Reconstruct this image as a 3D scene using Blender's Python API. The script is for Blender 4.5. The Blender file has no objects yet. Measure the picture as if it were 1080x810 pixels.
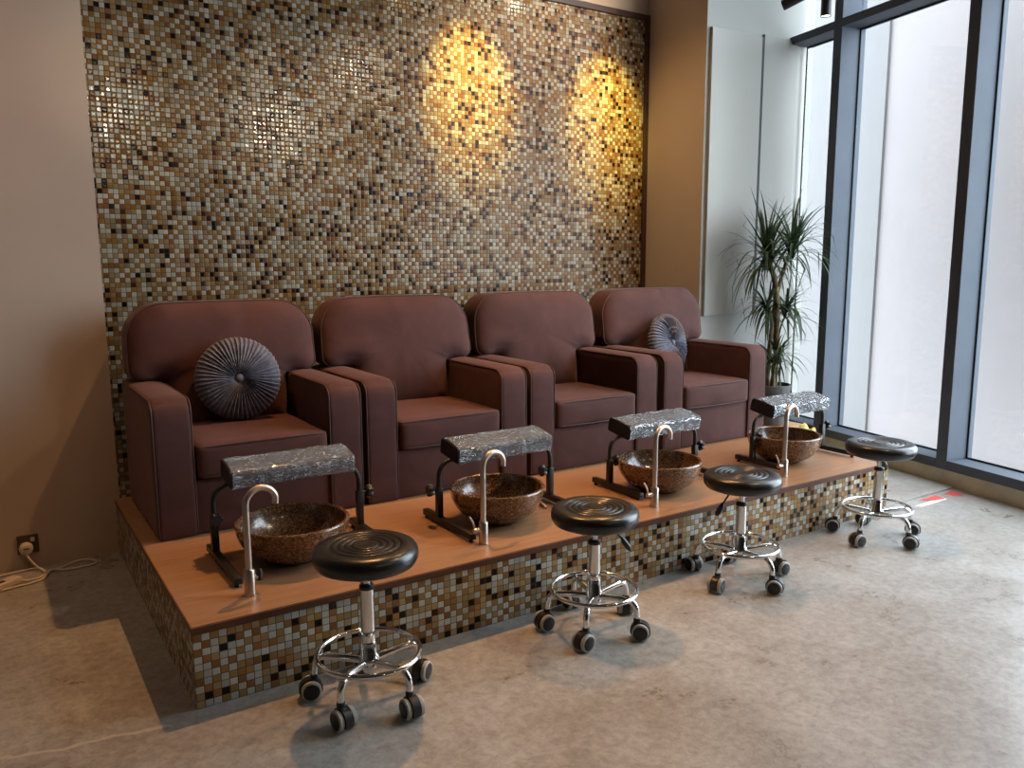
import bpy, bmesh, math, random
from mathutils import Vector, Matrix, noise
random.seed(7)
PI = math.pi
sc = bpy.context.scene
COL = sc.collection

# ------------------------------------------------------------------ helpers
def finish(name, bm, mat, parent=None, smooth=True, angle=40):
    me = bpy.data.meshes.new(name)
    bmesh.ops.recalc_face_normals(bm, faces=bm.faces[:])
    bm.to_mesh(me); bm.free()
    if smooth:
        for p in me.polygons: p.use_smooth = True
        try: me.set_sharp_from_angle(angle=math.radians(angle))
        except Exception: pass
    o = bpy.data.objects.new(name, me)
    COL.objects.link(o)
    for m in (mat if isinstance(mat, (list, tuple)) else [mat]):
        me.materials.append(m)
    if parent: o.parent = parent
    return o

def tag(o, label=None, cat=None, group=None, kind=None):
    if label: o['label'] = label
    if cat: o['category'] = cat
    if group: o['group'] = group
    if kind: o['kind'] = kind
    return o

def empty(name, loc, label, cat, group=None, rz=0.0):
    o = bpy.data.objects.new(name, None)
    COL.objects.link(o)
    o.empty_display_size = .05
    o.location = loc; o.rotation_euler = (0, 0, rz)
    return tag(o, label, cat, group)

def copy_tree(o, parent=None):
    c = o.copy(); COL.objects.link(c)
    if parent: c.parent = parent
    for ch in list(o.children): copy_tree(ch, c)
    return c

def box(bm, lo, hi, bev=0.0, seg=2, M=None):
    r = bmesh.ops.create_cube(bm, size=1.0)
    vs = r['verts']
    for v in vs:
        v.co = Vector((lo[i] + (v.co[i] + .5) * (hi[i] - lo[i]) for i in range(3)))
    if bev > 0:
        es = list({e for v in vs for e in v.link_edges})
        rb = bmesh.ops.bevel(bm, geom=es, offset=bev, segments=seg, profile=.5, affect='EDGES')
        vs = list({v for f in rb['faces'] for v in f.verts} | {v for v in vs if v.is_valid})
    if M is not None:
        for v in vs: v.co = M @ v.co
    return vs

def prism(bm, poly, z0, z1):
    b = [bm.verts.new((x, y, z0)) for x, y in poly]
    t = [bm.verts.new((x, y, z1)) for x, y in poly]
    n = len(poly)
    bm.faces.new(b[::-1]); bm.faces.new(t)
    for i in range(n): bm.faces.new((b[i], b[(i + 1) % n], t[(i + 1) % n], t[i]))

def tube(bm, pts, r, seg=12, closed=False, cap=True, flat=None):
    pts = [Vector(p) for p in pts]; n = len(pts)
    rad = r if isinstance(r, (list, tuple)) else [r] * n
    tang = []
    for i in range(n):
        a = pts[(i - 1) % n] if (closed or i > 0) else pts[i]
        b = pts[(i + 1) % n] if (closed or i < n - 1) else pts[i]
        d = b - a
        tang.append(d.normalized() if d.length > 1e-9 else Vector((0, 0, 1)))
    t = tang[0]
    ref = Vector((0, 0, 1)) if abs(t.z) < .9 else Vector((1, 0, 0))
    u = t.cross(ref).normalized()
    rings = []
    for i in range(n):
        if i > 0:
            q = tang[i - 1].rotation_difference(tang[i]); u = (q @ u)
            u = (u - tang[i] * u.dot(tang[i])).normalized()
        w = tang[i].cross(u)
        ring = []
        for k in range(seg):
            a = 2 * PI * k / seg
            ring.append(bm.verts.new(pts[i] + u * math.cos(a) * rad[i] + w * math.sin(a) * rad[i] * (flat or 1)))
        rings.append(ring)
    m = n if closed else n - 1
    for i in range(m):
        A = rings[i]; B = rings[(i + 1) % n]
        off = 0
        if closed and i == n - 1:
            off = min(range(seg), key=lambda o: (A[0].co - B[o].co).length)
        for k in range(seg):
            bm.faces.new((A[k], A[(k + 1) % seg], B[(k + 1 + off) % seg], B[(k + off) % seg]))
    if cap and not closed:
        bm.faces.new(rings[0][::-1]); bm.faces.new(rings[-1])

def lathe(bm, prof, seg=48, M=None):
    rings = []
    for (r, z) in prof:
        if r < 1e-6:
            rings.append([bm.verts.new((0, 0, z))])
        else:
            rings.append([bm.verts.new((r * math.cos(2 * PI * k / seg), r * math.sin(2 * PI * k / seg), z)) for k in range(seg)])
    for A, B in zip(rings[:-1], rings[1:]):
        for k in range(seg):
            k2 = (k + 1) % seg
            if len(A) == 1 and len(B) == 1: continue
            if len(A) == 1: bm.faces.new((A[0], B[k], B[k2]))
            elif len(B) == 1: bm.faces.new((A[k], A[k2], B[0]))
            else: bm.faces.new((A[k], A[k2], B[k2], B[k]))
    if M is not None:
        for ring in rings:
            for v in ring: v.co = M @ v.co

def bez(p0, p1, p2, p3, n=12):
    p0, p1, p2, p3 = map(Vector, (p0, p1, p2, p3))
    out = []
    for i in range(n + 1):
        t = i / n; s = 1 - t
        out.append(p0 * s**3 + p1 * 3 * s * s * t + p2 * 3 * s * t * t + p3 * t**3)
    return out

def rbox(bm, size, r, n=10, puff=(0, 0, 0), center=(0, 0, 0), wob=0.0, seed=0.0):
    """soft upholstery block: a densely divided box with rounded edges and slightly blown-up faces"""
    res = bmesh.ops.create_cube(bm, size=2.0)
    vs = res['verts']
    es = list({e for v in vs for e in v.link_edges})
    rr = bmesh.ops.subdivide_edges(bm, edges=es, cuts=n, use_grid_fill=True)
    vs = list(bm.verts)
    h = Vector(size) / 2; c = Vector(center)
    def dens(t):                       # push the divisions towards the edges
        return math.copysign(1 - (1 - abs(t)) ** 1.35, t)
    for v in vs:
        q = Vector((dens(v.co[i]) for i in range(3)))
        p = Vector((q[i] * h[i] for i in range(3)))
        inner = Vector((max(-(h[i] - r), min(h[i] - r, p[i])) for i in range(3)))
        d = p - inner
        if d.length > 1e-7: p = inner + d.normalized() * min(r, d.length if d.length < r else r)
        f = [math.cos(q[i] * PI / 2) ** .7 if abs(q[i]) < 1 else 0 for i in range(3)]
        p.x += math.copysign(1, q.x) * puff[0] * f[1] * f[2] * abs(q.x)
        p.y += math.copysign(1, q.y) * puff[1] * f[0] * f[2] * abs(q.y)
        p.z += math.copysign(1, q.z) * puff[2] * f[0] * f[1] * abs(q.z)
        if wob:
            p += noise.noise_vector(Vector((p.x * 9 + seed, p.y * 9, p.z * 9))) * wob
        v.co = p + c
    return vs

def fillet(corners, n=8):
    """closed polygon [(x, z, radius)] with its corners rounded"""
    out = []; N = len(corners)
    for i in range(N):
        p = Vector(corners[i][:2]); r = corners[i][2]
        a = Vector(corners[i - 1][:2]) - p; b = Vector(corners[(i + 1) % N][:2]) - p
        a.normalize(); b.normalize()
        ang = a.angle(b); 
        if r <= 0 or ang > PI - .02: out.append(p); continue
        t = r / math.tan(ang / 2)
        cdir = (a + b).normalized(); c = p + cdir * (r / math.sin(ang / 2))
        s = p + a * t - c; e = p + b * t - c
        tot = s.angle_signed(e) if hasattr(s, 'angle_signed') else 0
        for k in range(n + 1):
            th = -tot * k / n
            out.append(c + Vector((s.x * math.cos(th) - s.y * math.sin(th), s.x * math.sin(th) + s.y * math.cos(th))))
    return out

def resample(poly, n):
    P = poly + [poly[0]]
    L = [0]
    for a, b in zip(P[:-1], P[1:]): L.append(L[-1] + (b - a).length)
    out = []; j = 0
    for i in range(n):
        d = L[-1] * i / n
        while L[j + 1] < d: j += 1
        t = (d - L[j]) / max(1e-9, L[j + 1] - L[j])
        out.append(P[j].lerp(P[j + 1], t))
    return out

# ------------------------------------------------------------------ materials
class NT:
    def __init__(s, name):
        s.m = bpy.data.materials.new(name); s.m.use_nodes = True
        s.t = s.m.node_tree; s.b = s.t.nodes['Principled BSDF']; s.out = s.t.nodes['Material Output']
    def n(s, kind, **kw):
        nd = s.t.nodes.new(kind)
        for k, v in kw.items():
            if k.startswith('i_'):
                key = k[2:]
                nd.inputs[int(key) if key.isdigit() else key.replace('_', ' ')].default_value = v
            else: setattr(nd, k, v)
        return nd
    def l(s, a, b): s.t.links.new(a, b)
    def math(s, op, a, b=None, clamp=False):
        nd = s.n('ShaderNodeMath', operation=op, use_clamp=clamp)
        for i, x in enumerate((a, b)):
            if x is None: continue
            if isinstance(x, (int, float)): nd.inputs[i].default_value = x
            else: s.l(x, nd.inputs[i])
        return nd.outputs[0]
    def ramp(s, fac, stops, interp='LINEAR'):
        nd = s.n('ShaderNodeValToRGB'); cr = nd.color_ramp; cr.interpolation = interp
        while len(cr.elements) < len(stops): cr.elements.new(.5)
        for e, (p, c) in zip(cr.elements, stops): e.position = p; e.color = (*c, 1)
        s.l(fac, nd.inputs[0]); return nd.outputs[0]
    def mix(s, fac, a, b, blend='MIX'):
        nd = s.n('ShaderNodeMix', data_type='RGBA', blend_type=blend)
        for i, x in ((0, fac), (6, a), (7, b)):
            if isinstance(x, (int, float)): nd.inputs[i].default_value = x
            elif isinstance(x, tuple): nd.inputs[i].default_value = (*x, 1)
            else: s.l(x, nd.inputs[i])
        return nd.outputs[2]
    def noise(s, vec, scale, detail=4, rough=.55, dist=0.0):
        nd = s.n('ShaderNodeTexNoise'); nd.inputs['Scale'].default_value = scale
        nd.inputs['Detail'].default_value = detail; nd.inputs['Roughness'].default_value = rough
        nd.inputs['Distortion'].default_value = dist
        if vec is not None: s.l(vec, nd.inputs['Vector'])
        return nd
    def obj(s): return s.n('ShaderNodeTexCoord').outputs['Object']
    def bump(s, h, strength=.3, dist=.01):
        nd = s.n('ShaderNodeBump'); nd.inputs['Strength'].default_value = strength; nd.inputs['Distance'].default_value = dist
        s.l(h, nd.inputs['Height']); s.l(nd.outputs[0], s.b.inputs['Normal']); return nd
    def set(s, color=None, rough=None, metal=None, spec=None, coat=None, coat_rough=None, sheen=None):
        for k, v in (('Base Color', color), ('Roughness', rough), ('Metallic', metal), ('Specular IOR Level', spec),
                     ('Coat Weight', coat), ('Coat Roughness', coat_rough), ('Sheen Weight', sheen)):
            if v is None: continue
            if isinstance(v, tuple): v = (*v, 1)
            if hasattr(v, 'links') or hasattr(v, 'is_linked'): s.l(v, s.b.inputs[k])
            else: s.b.inputs[k].default_value = v
        return s

def plain(name, color, rough=.5, metal=0.0, spec=.5, var=.08, scale=14, bump=0.0, bscale=200, **kw):
    t = NT(name); o = t.obj()
    nz = t.noise(o, scale, 3)
    a = tuple(c * (1 - var) for c in color); b = tuple(min(1, c * (1 + var)) for c in color)
    t.set(color=t.ramp(nz.outputs[0], [(.3, a), (.7, b)]), rough=rough, metal=metal, spec=spec, **kw)
    if bump: t.bump(t.noise(o, bscale, 3).outputs[0], bump, .003)
    return t.m

def mosaic(name, pitch_u, pitch_v, grout, tilt=.5, stops=None, start=.26):
    t = NT(name)
    uv = t.n('ShaderNodeUVMap').outputs[0]
    sep = t.n('ShaderNodeSeparateXYZ'); t.l(uv, sep.inputs[0])
    u = t.math('DIVIDE', sep.outputs[0], pitch_u); v = t.math('DIVIDE', sep.outputs[1], pitch_v)
    fu = t.math('FLOOR', u); fv = t.math('FLOOR', v)
    cu = t.math('SUBTRACT', u, fu); cv = t.math('SUBTRACT', v, fv)
    cell = t.n('ShaderNodeCombineXYZ'); t.l(fu, cell.inputs[0]); t.l(fv, cell.inputs[1])
    wn = t.n('ShaderNodeTexWhiteNoise', noise_dimensions='2D'); t.l(cell.outputs[0], wn.inputs['Vector'])
    off = t.n('ShaderNodeVectorMath', operation='ADD'); t.l(cell.outputs[0], off.inputs[0]); off.inputs[1].default_value = (37.3, 11.7, 0)
    w2 = t.n('ShaderNodeTexWhiteNoise', noise_dimensions='2D'); t.l(off.outputs[0], w2.inputs['Vector'])
    rs = t.n('ShaderNodeSeparateColor'); t.l(w2.outputs['Color'], rs.inputs[0])
    par = t.math('FLOORED_MODULO', t.math('ADD', fu, fv), 2)
    flip = t.math('LESS_THAN', rs.outputs[2], .10)
    par = t.math('ABSOLUTE', t.math('SUBTRACT', par, flip))
    col = t.mix(par, t.ramp(wn.outputs['Value'], stops[0], 'CONSTANT'), t.ramp(wn.outputs['Value'], stops[1], 'CONSTANT'))
    vmul = t.math('ADD', t.math('MULTIPLY', rs.outputs[0], .35), .80)
    cm = t.n('ShaderNodeVectorMath', operation='SCALE'); t.l(col, cm.inputs[0]); t.l(vmul, cm.inputs[3])
    du = t.math('ABSOLUTE', t.math('SUBTRACT', cu, .5)); dv = t.math('ABSOLUTE', t.math('SUBTRACT', cv, .5))
    d = t.math('MAXIMUM', du, dv)
    gm = t.math('GREATER_THAN', d, .455)
    t.l(t.mix(gm, cm.outputs[0], grout), t.b.inputs['Base Color'])
    rough = t.math('ADD', t.math('MULTIPLY', gm, .5), t.math('ADD', t.math('MULTIPLY', rs.outputs[1], .12), .10))
    t.l(rough, t.b.inputs['Roughness'])
    t.b.inputs['Specular IOR Level'].default_value = .17
    edge = t.n('ShaderNodeMapRange', interpolation_type='SMOOTHSTEP'); t.l(d, edge.inputs[0])
    edge.inputs[1].default_value = start; edge.inputs[2].default_value = .47; edge.inputs[3].default_value = 1; edge.inputs[4].default_value = 0
    tu = t.math('MULTIPLY', t.math('SUBTRACT', rs.outputs[1], .5), t.math('SUBTRACT', cu, .5))
    tv = t.math('MULTIPLY', t.math('SUBTRACT', rs.outputs[2], .5), t.math('SUBTRACT', cv, .5))
    h = t.math('ADD', edge.outputs[0], t.math('MULTIPLY', t.math('ADD', tu, tv), tilt))
    t.bump(h, .5, .0022)
    return t.m

TILE = ([(0, (.36, .31, .235)), (.52, (.010, .005, .004)), (.66, (.035, .010, .006)), (.72, (.24, .15, .07))],
        [(0, (.22, .14, .065)), (.26, (.20, .092, .022)), (.60, (.155, .06, .018)), (.82, (.20, .14, .085)), (.94, (.36, .31, .235))])
M_mosaic = mosaic('mosaic_tiles_small', .0278, .0278, (.045, .032, .022), .9, TILE)
TILE2 = ([(0, (.47, .45, .39)), (.58, (.010, .007, .006)), (.78, (.035, .014, .008)), (.83, (.34, .23, .11))],
         [(0, (.34, .23, .11)), (.30, (.26, .12, .04)), (.62, (.31, .175, .06)), (.90, (.46, .43, .36))])
M_mosaic2 = mosaic('mosaic_tiles_riser', .0280, .0265, (.055, .042, .03), .5, TILE2, .40)

def concrete():
    t = NT('polished_concrete'); o = t.obj()
    big = t.noise(o, .9, 5, .6, .6); mid = t.noise(o, 3.2, 9, .72, .35); fine = t.noise(o, 26, 9, .78, .3)
    c1 = t.ramp(big.outputs[0], [(.34, (.24, .208, .175)), (.5, (.33, .316, .298)), (.64, (.41, .412, .41))])
    c2 = t.ramp(mid.outputs[0], [(.36, (.22, .192, .163)), (.5, (.34, .326, .308)), (.66, (.43, .43, .425))])
    c = t.mix(.5, c1, c2)
    f = t.ramp(fine.outputs[0], [(.36, (.70, .68, .65)), (.60, (1.08, 1.08, 1.08))])
    c = t.mix(1.0, c, f, 'MULTIPLY')
    # small dark flecks
    fl = t.noise(o, 9, 2, .5, 0); fm = t.ramp(fl.outputs[0], [(.76, (1, 1, 1)), (.80, (.6, .55, .5))])
    c = t.mix(.45, c, fm, 'MULTIPLY')
    # ragged pale filler joint that runs on from the platform towards the left
    sep = t.n('ShaderNodeSeparateXYZ'); t.l(o, sep.inputs[0])
    wob = t.noise(o, 6, 4, .6, 0)
    y = t.math('ADD', sep.outputs[1], t.math('MULTIPLY', t.math('SUBTRACT', wob.outputs[0], .5), .10))
    y = t.math('ABSOLUTE', t.math('ADD', y, t.math('ADD', t.math('MULTIPLY', sep.outputs[0], .21), .075)))
    jm = t.n('ShaderNodeMapRange'); t.l(y, jm.inputs[0])
    jm.inputs[1].default_value = .004; jm.inputs[2].default_value = .012; jm.inputs[3].default_value = .8; jm.inputs[4].default_value = 0
    xm = t.math('LESS_THAN', sep.outputs[0], -.09)
    c = t.mix(t.math('MULTIPLY', jm.outputs[0], xm), c, (.50, .44, .36))
    r = t.ramp(mid.outputs[0], [(.3, (.24, .24, .24)), (.7, (.40, .40, .40))])
    t.set(color=c, rough=r, spec=.5)
    t.bump(mid.outputs[0], .06, .01)
    return t.m
M_concrete = concrete()

def wood():
    t = NT('platform_wood'); o = t.obj()
    mp = t.n('ShaderNodeMapping'); mp.inputs['Scale'].default_value = (1.2, 16, 16); t.l(o, mp.inputs[0])
    nz = t.noise(mp.outputs[0], 3.0, 7, .6, .8)
    big = t.noise(o, 1.3, 2, .5, 0)
    c = t.ramp(nz.outputs[0], [(.3, (.26, .135, .070)), (.5, (.34, .184, .098)), (.72, (.41, .236, .13))])
    c = t.mix(.25, c, t.ramp(big.outputs[0], [(.35, (.27, .142, .074)), (.65, (.42, .245, .143))]))
    t.set(color=c, rough=.33, spec=.45); t.bump(nz.outputs[0], .05, .002)
    return t.m
M_wood = wood()
M_woodedge = plain('platform_edge_wood', (.11, .045, .025), .5, spec=.25, var=.2, scale=6)
M_frame = plain('dark_wood_trim', (.055, .022, .014), .4, var=.2, scale=8)

def suede():
    t = NT('brown_suede'); o = t.obj()
    nz = t.noise(o, 5, 4, .6, .5); fine = t.noise(o, 420, 2, .6)
    c = t.ramp(nz.outputs[0], [(.32, (.062, .026, .023)), (.68, (.087, .037, .033))])
    t.set(color=c, rough=.78, spec=.2, sheen=.12)
    t.b.inputs['Sheen Roughness'].default_value = .45
    t.b.inputs['Sheen Tint'].default_value = (.9, .6, .52, 1)
    t.bump(fine.outputs[0], .15, .0012)
    return t.m
M_suede = suede()
M_piping = plain('brown_piping', (.045, .020, .017), .7, var=.1)

M_beige = plain('beige_paint', (.50, .385, .30), .85, var=.03, scale=2, bump=.06, bscale=90)
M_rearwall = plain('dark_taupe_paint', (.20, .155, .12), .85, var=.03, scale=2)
M_white = plain('white_paint', (.31, .31, .285), .6, var=.03, scale=2, bump=.05, bscale=60)
M_panel = plain('white_panel_paint', (.275, .262, .232), .45, var=.02, scale=2)
M_ceil = plain('ceiling_paint', (.26, .235, .205), .9, var=.03, scale=2)
M_metalframe = plain('grey_window_frame', (.085, .098, .122), .62, metal=0.0, spec=.22, var=.06, scale=4)
M_gasket = plain('black_rubber', (.008, .008, .010), .6)
M_kerb = plain('kerb_concrete', (.46, .40, .295), .75, var=.18, scale=5, bump=.1, bscale=40)
M_outwall = plain('outside_white_render', (.137, .124, .124), .9, var=.02, scale=2.5, bump=.1, bscale=20)
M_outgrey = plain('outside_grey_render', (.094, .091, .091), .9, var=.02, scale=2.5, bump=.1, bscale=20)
M_outground = plain('outside_paving', (.12, .12, .12), .9, var=.1)
M_black = plain('black_powder_coat', (.011, .010, .010), .42, var=.15)
M_vinyl = plain('black_vinyl', (.010, .0095, .010), .29, var=.2, scale=30, spec=.6)
M_padvinyl = plain('charcoal_vinyl', (.010, .010, .013), .42, var=.2, scale=30)
M_chrome = plain('chrome', (.78, .78, .78), .10, metal=1.0, var=.03)
M_steel = plain('brushed_steel', (.56, .49, .42), .33, metal=1.0, var=.06, scale=40)
M_wheel = plain('caster_grey_tyre', (.40, .39, .37), .6, var=.08)
M_plasticblk = plain('black_plastic', (.014, .014, .016), .38, var=.1)
M_ivory = plain('ivory_plastic', (.62, .52, .42), .45, var=.05)
M_socket = plain('bronze_socket_plate', (.13, .095, .07), .35, metal=.7, var=.1)
M_pot = plain('grey_planter', (.075, .068, .068), .55, var=.25, scale=9)
M_soil = plain('potting_soil', (.02, .013, .009), .95, var=.4, scale=60, bump=.6, bscale=60)
M_bark = plain('plant_bark', (.16, .11, .06), .85, var=.45, scale=30, bump=.6, bscale=60)
M_tan = plain('tan_wood_stand', (.42, .22, .08), .5, var=.2, scale=8)
M_yellow = plain('yellow_cloth', (.55, .43, .12), .8, var=.2, scale=12)
M_tape = plain('red_tape', (.62, .07, .06), .5, var=.15, scale=40)
M_whitetape = plain('white_tape', (.75, .74, .74), .6, var=.1, scale=40)
M_hose = plain('beige_hose', (.55, .42, .32), .5)

def leafmat():
    t = NT('dracaena_leaf'); o = t.obj()
    nz = t.noise(o, 11, 3)
    c = t.ramp(nz.outputs[0], [(.3, (.014, .027, .010)), (.55, (.032, .060, .020)), (.75, (.10, .13, .035))])
    t.set(color=c, rough=.42, spec=.5)
    tr = t.n('ShaderNodeBsdfTranslucent'); t.l(c, tr.inputs[0])
    mx = t.n('ShaderNodeMixShader'); mx.inputs[0].default_value = .25
    t.l(t.b.outputs[0], mx.inputs[1]); t.l(tr.outputs[0], mx.inputs[2]); t.l(mx.outputs[0], t.out.inputs[0])
    return t.m
M_leaf = leafmat()

def velvet():
    t = NT('grey_velvet'); o = t.obj()
    nz = t.noise(o, 40, 3)
    t.set(color=t.ramp(nz.outputs[0], [(.3, (.074, .076, .106)), (.7, (.138, .142, .19))]), rough=.6, spec=.3, sheen=.35)
    t.b.inputs['Sheen Roughness'].default_value = .3
    return t.m
M_velvet = velvet()

def stone():
    t = NT('speckled_brown_stone'); o = t.obj()
    vo = t.n('ShaderNodeTexVoronoi'); vo.inputs['Scale'].default_value = 210; t.l(o, vo.inputs['Vector'])
    rs = t.n('ShaderNodeSeparateColor'); t.l(vo.outputs['Color'], rs.inputs[0])
    nz = t.noise(o, 60, 4, .7)
    a = t.math('ADD', t.math('MULTIPLY', rs.outputs[0], .65), t.math('MULTIPLY', nz.outputs[0], .45))
    c = t.ramp(a, [(.2, (.028, .013, .006)), (.42, (.08, .036, .015)), (.62, (.15, .072, .030)), (.8, (.25, .14, .07)), (.93, (.40, .28, .17))])
    t.set(color=c, rough=.22, spec=.55, coat=.35, coat_rough=.12)
    t.bump(nz.outputs[0], .08, .002)
    return t.m
M_stone = stone()

def wrap():
    t = NT('clear_plastic_wrap'); o = t.obj()
    t.set(color=(.60, .65, .75), rough=.14, spec=1.0)
    mp = t.n('ShaderNodeMapping'); mp.inputs['Scale'].default_value = (9, 20, 20); mp.inputs['Rotation'].default_value = (0, .5, .5); t.l(o, mp.inputs[0])
    nz = t.noise(mp.outputs[0], 1.5, 3, .6, 1.9)
    rg = t.math('ABSOLUTE', t.math('SUBTRACT', nz.outputs[0], .5))
    h = t.math('SUBTRACT', 1, t.math('MULTIPLY', rg, 16), True)
    t.bump(h, .9, .007)
    tr = t.n('ShaderNodeBsdfTransparent'); tr.inputs[0].default_value = (.95, .96, .98, 1)
    mx = t.n('ShaderNodeMixShader')
    lw = t.n('ShaderNodeLayerWeight'); lw.inputs[0].default_value = .35
    fac = t.math('ADD', t.math('ADD', t.math('MULTIPLY', t.math('POWER', h, 3), .55), .11), t.math('MULTIPLY', lw.outputs['Facing'], .16), True)  # whitish creases and veil in the film colour stand in for window glints
    t.l(fac, mx.inputs[0]); t.l(tr.outputs[0], mx.inputs[1]); t.l(t.b.outputs[0], mx.inputs[2])
    gl = t.n('ShaderNodeBsdfGlossy'); gl.inputs['Roughness'].default_value = .14
    t.l(t.b.inputs['Normal'].links[0].from_socket, gl.inputs['Normal'])
    m2 = t.n('ShaderNodeMixShader'); fr = t.n('ShaderNodeFresnel'); fr.inputs[0].default_value = 2.0
    t.l(t.math('ADD', fr.outputs[0], .03, True), m2.inputs[0]); t.l(mx.outputs[0], m2.inputs[1]); t.l(gl.outputs[0], m2.inputs[2])
    t.l(m2.outputs[0], t.out.inputs[0])
    return t.m
M_wrap = wrap()

def glass():
    t = NT('window_glass')
    tr = t.n('ShaderNodeBsdfTransparent'); tr.inputs[0].default_value = (.95, .97, .98, 1)
    gl = t.n('ShaderNodeBsdfGlossy'); gl.inputs['Roughness'].default_value = .02
    lw = t.n('ShaderNodeLayerWeight'); lw.inputs[0].default_value = .5
    fac = t.math('ADD', t.math('MULTIPLY', t.math('POWER', lw.outputs['Facing'], 5), .6), .025, True)
    mx = t.n('ShaderNodeMixShader'); t.l(fac, mx.inputs[0]); t.l(tr.outputs[0], mx.inputs[1]); t.l(gl.outputs[0], mx.inputs[2])
    t.l(mx.outputs[0], t.out.inputs[0])
    return t.m
M_glass = glass()
def glow(name, col, s):
    t = NT(name); t.set(color=col, rough=.4)
    t.b.inputs['Emission Color'].default_value = (*col, 1); t.b.inputs['Emission Strength'].default_value = s
    return t.m
M_lens = glow('spotlight_lens', (1, .86, .62), 6)

# ------------------------------------------------------------------ setting
H = .295; YL = 1.8135; YT = 2.464; XR = 4.225; CEIL = 4.15
XW, ANG = 4.7833, .2116
TV = Vector((math.sin(ANG), math.cos(ANG), 0)); NV = Vector((math.cos(ANG), -math.sin(ANG), 0))
def W(s, off, z=0.0): return Vector((XW, 0, 0)) + TV * s + NV * off + Vector((0, 0, z))
WM = Matrix((( TV.x, NV.x, 0, XW), (TV.y, NV.y, 0, 0), (0, 0, 1, 0), (0, 0, 0, 1)))    # window frame of reference (s, off, z)

def structure(name, bm, mat, parent=None, smooth=False):
    o = finish(name, bm, mat, parent, smooth)
    if not parent: o['kind'] = 'structure'
    return o
def sbox(name, lo, hi, mat, bev=0, M=None, parent=None):
    bm = bmesh.new(); box(bm, lo, hi, bev, 2, M); return structure(name, bm, mat, parent)

bm = bmesh.new(); prism(bm, [(-4, -6.5), (W(-6.65, .1).x, W(-6.65, .1).y), (W(2.7, .1).x, W(2.7, .1).y), (-4, 2.7)], -.12, 0)
structure('floor', bm, M_concrete)
# raised strip of screed behind the joint, right of the platform
bm = bmesh.new()
prism(bm, [(3.7, .022), (W(.02, .0).x - .012, .022), (W(1.83, 0).x - .012, 1.80), (3.7, 1.80)], 0, .013)
structure('trim_1', bm, M_concrete)
bm = bmesh.new(); prism(bm, [(-4.2, -6.7), (W(-6.85, .35).x, W(-6.85, .35).y), (W(2.9, .35).x, W(2.9, .35).y), (-4.2, 2.9)], CEIL, CEIL + .25)
structure('ceiling', bm, M_ceil)
sbox('wall_back', (-.2, YT, 0), (4.6, YT + .15, CEIL), M_beige)
sbox('wall_left', (-4, YL, 0), (.0226, YT + .15, CEIL), M_beige)
sbox('wall_side', (-4.15, -6.5, 0), (-4, YL + .2, CEIL), M_rearwall)
sbox('wall_rear', (-4.15, -6.65, 0), (W(-6.8, .2).x, -6.5, CEIL), M_rearwall)
# right wall: brown return of the niche, white face towards the room
bm = bmesh.new()
vs = box(bm, (XR, YL, 0), (W(1.9, .3).x, YT + .15, CEIL))
bm.faces.ensure_lookup_table(); bm.normal_update()
for f in bm.faces: f.material_index = 1 if f.normal.x < -.5 else 0
structure('wall_right', bm, [M_white, M_beige])

# mosaic face with its dark wood frame
bm = bmesh.new(); uvl = bm.loops.layers.uv.new('UVMap')
TT = 3.45
box(bm, (.0, YT - .012, 0), (XR - .045, YT, TT - .045))
for f in bm.faces:
    for l in f.loops: l[uvl].uv = (l.vert.co.x + .006, l.vert.co.z + .004)
structure('wall_mosaic', bm, M_mosaic)
sbox('trim_2', (.0, YT - .03, TT - .045), (XR, YT, TT), M_frame, .004)
sbox('trim_3', (XR - .045, YT - .03, 0), (XR, YT, TT - .045), M_frame, .004)

# two white boards on the right wall
for (x0, x1, z0, z1, lab) in ((XR + .03, 4.811, 1.063, 3.225, 'tall white board on the right wall, next to the brown niche side'),
                              (4.838, W(1.82, .10).x - .02, 1.055, 3.25, 'tall white board on the right wall, beside the window behind the plant')):
    bm = bmesh.new(); box(bm, (x0, YL - .028, z0), (x1, YL, z1), .002)
    o = finish('wall_panel', bm, M_panel, None, False); tag(o, lab, 'wall panel', 'white boards on the right wall')
sbox('trim_4', (4.811, YL - .0275, 1.063), (4.838, YL, 3.225), M_gasket)  # black strip between the boards, stands in for the shadow in their gap

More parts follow.
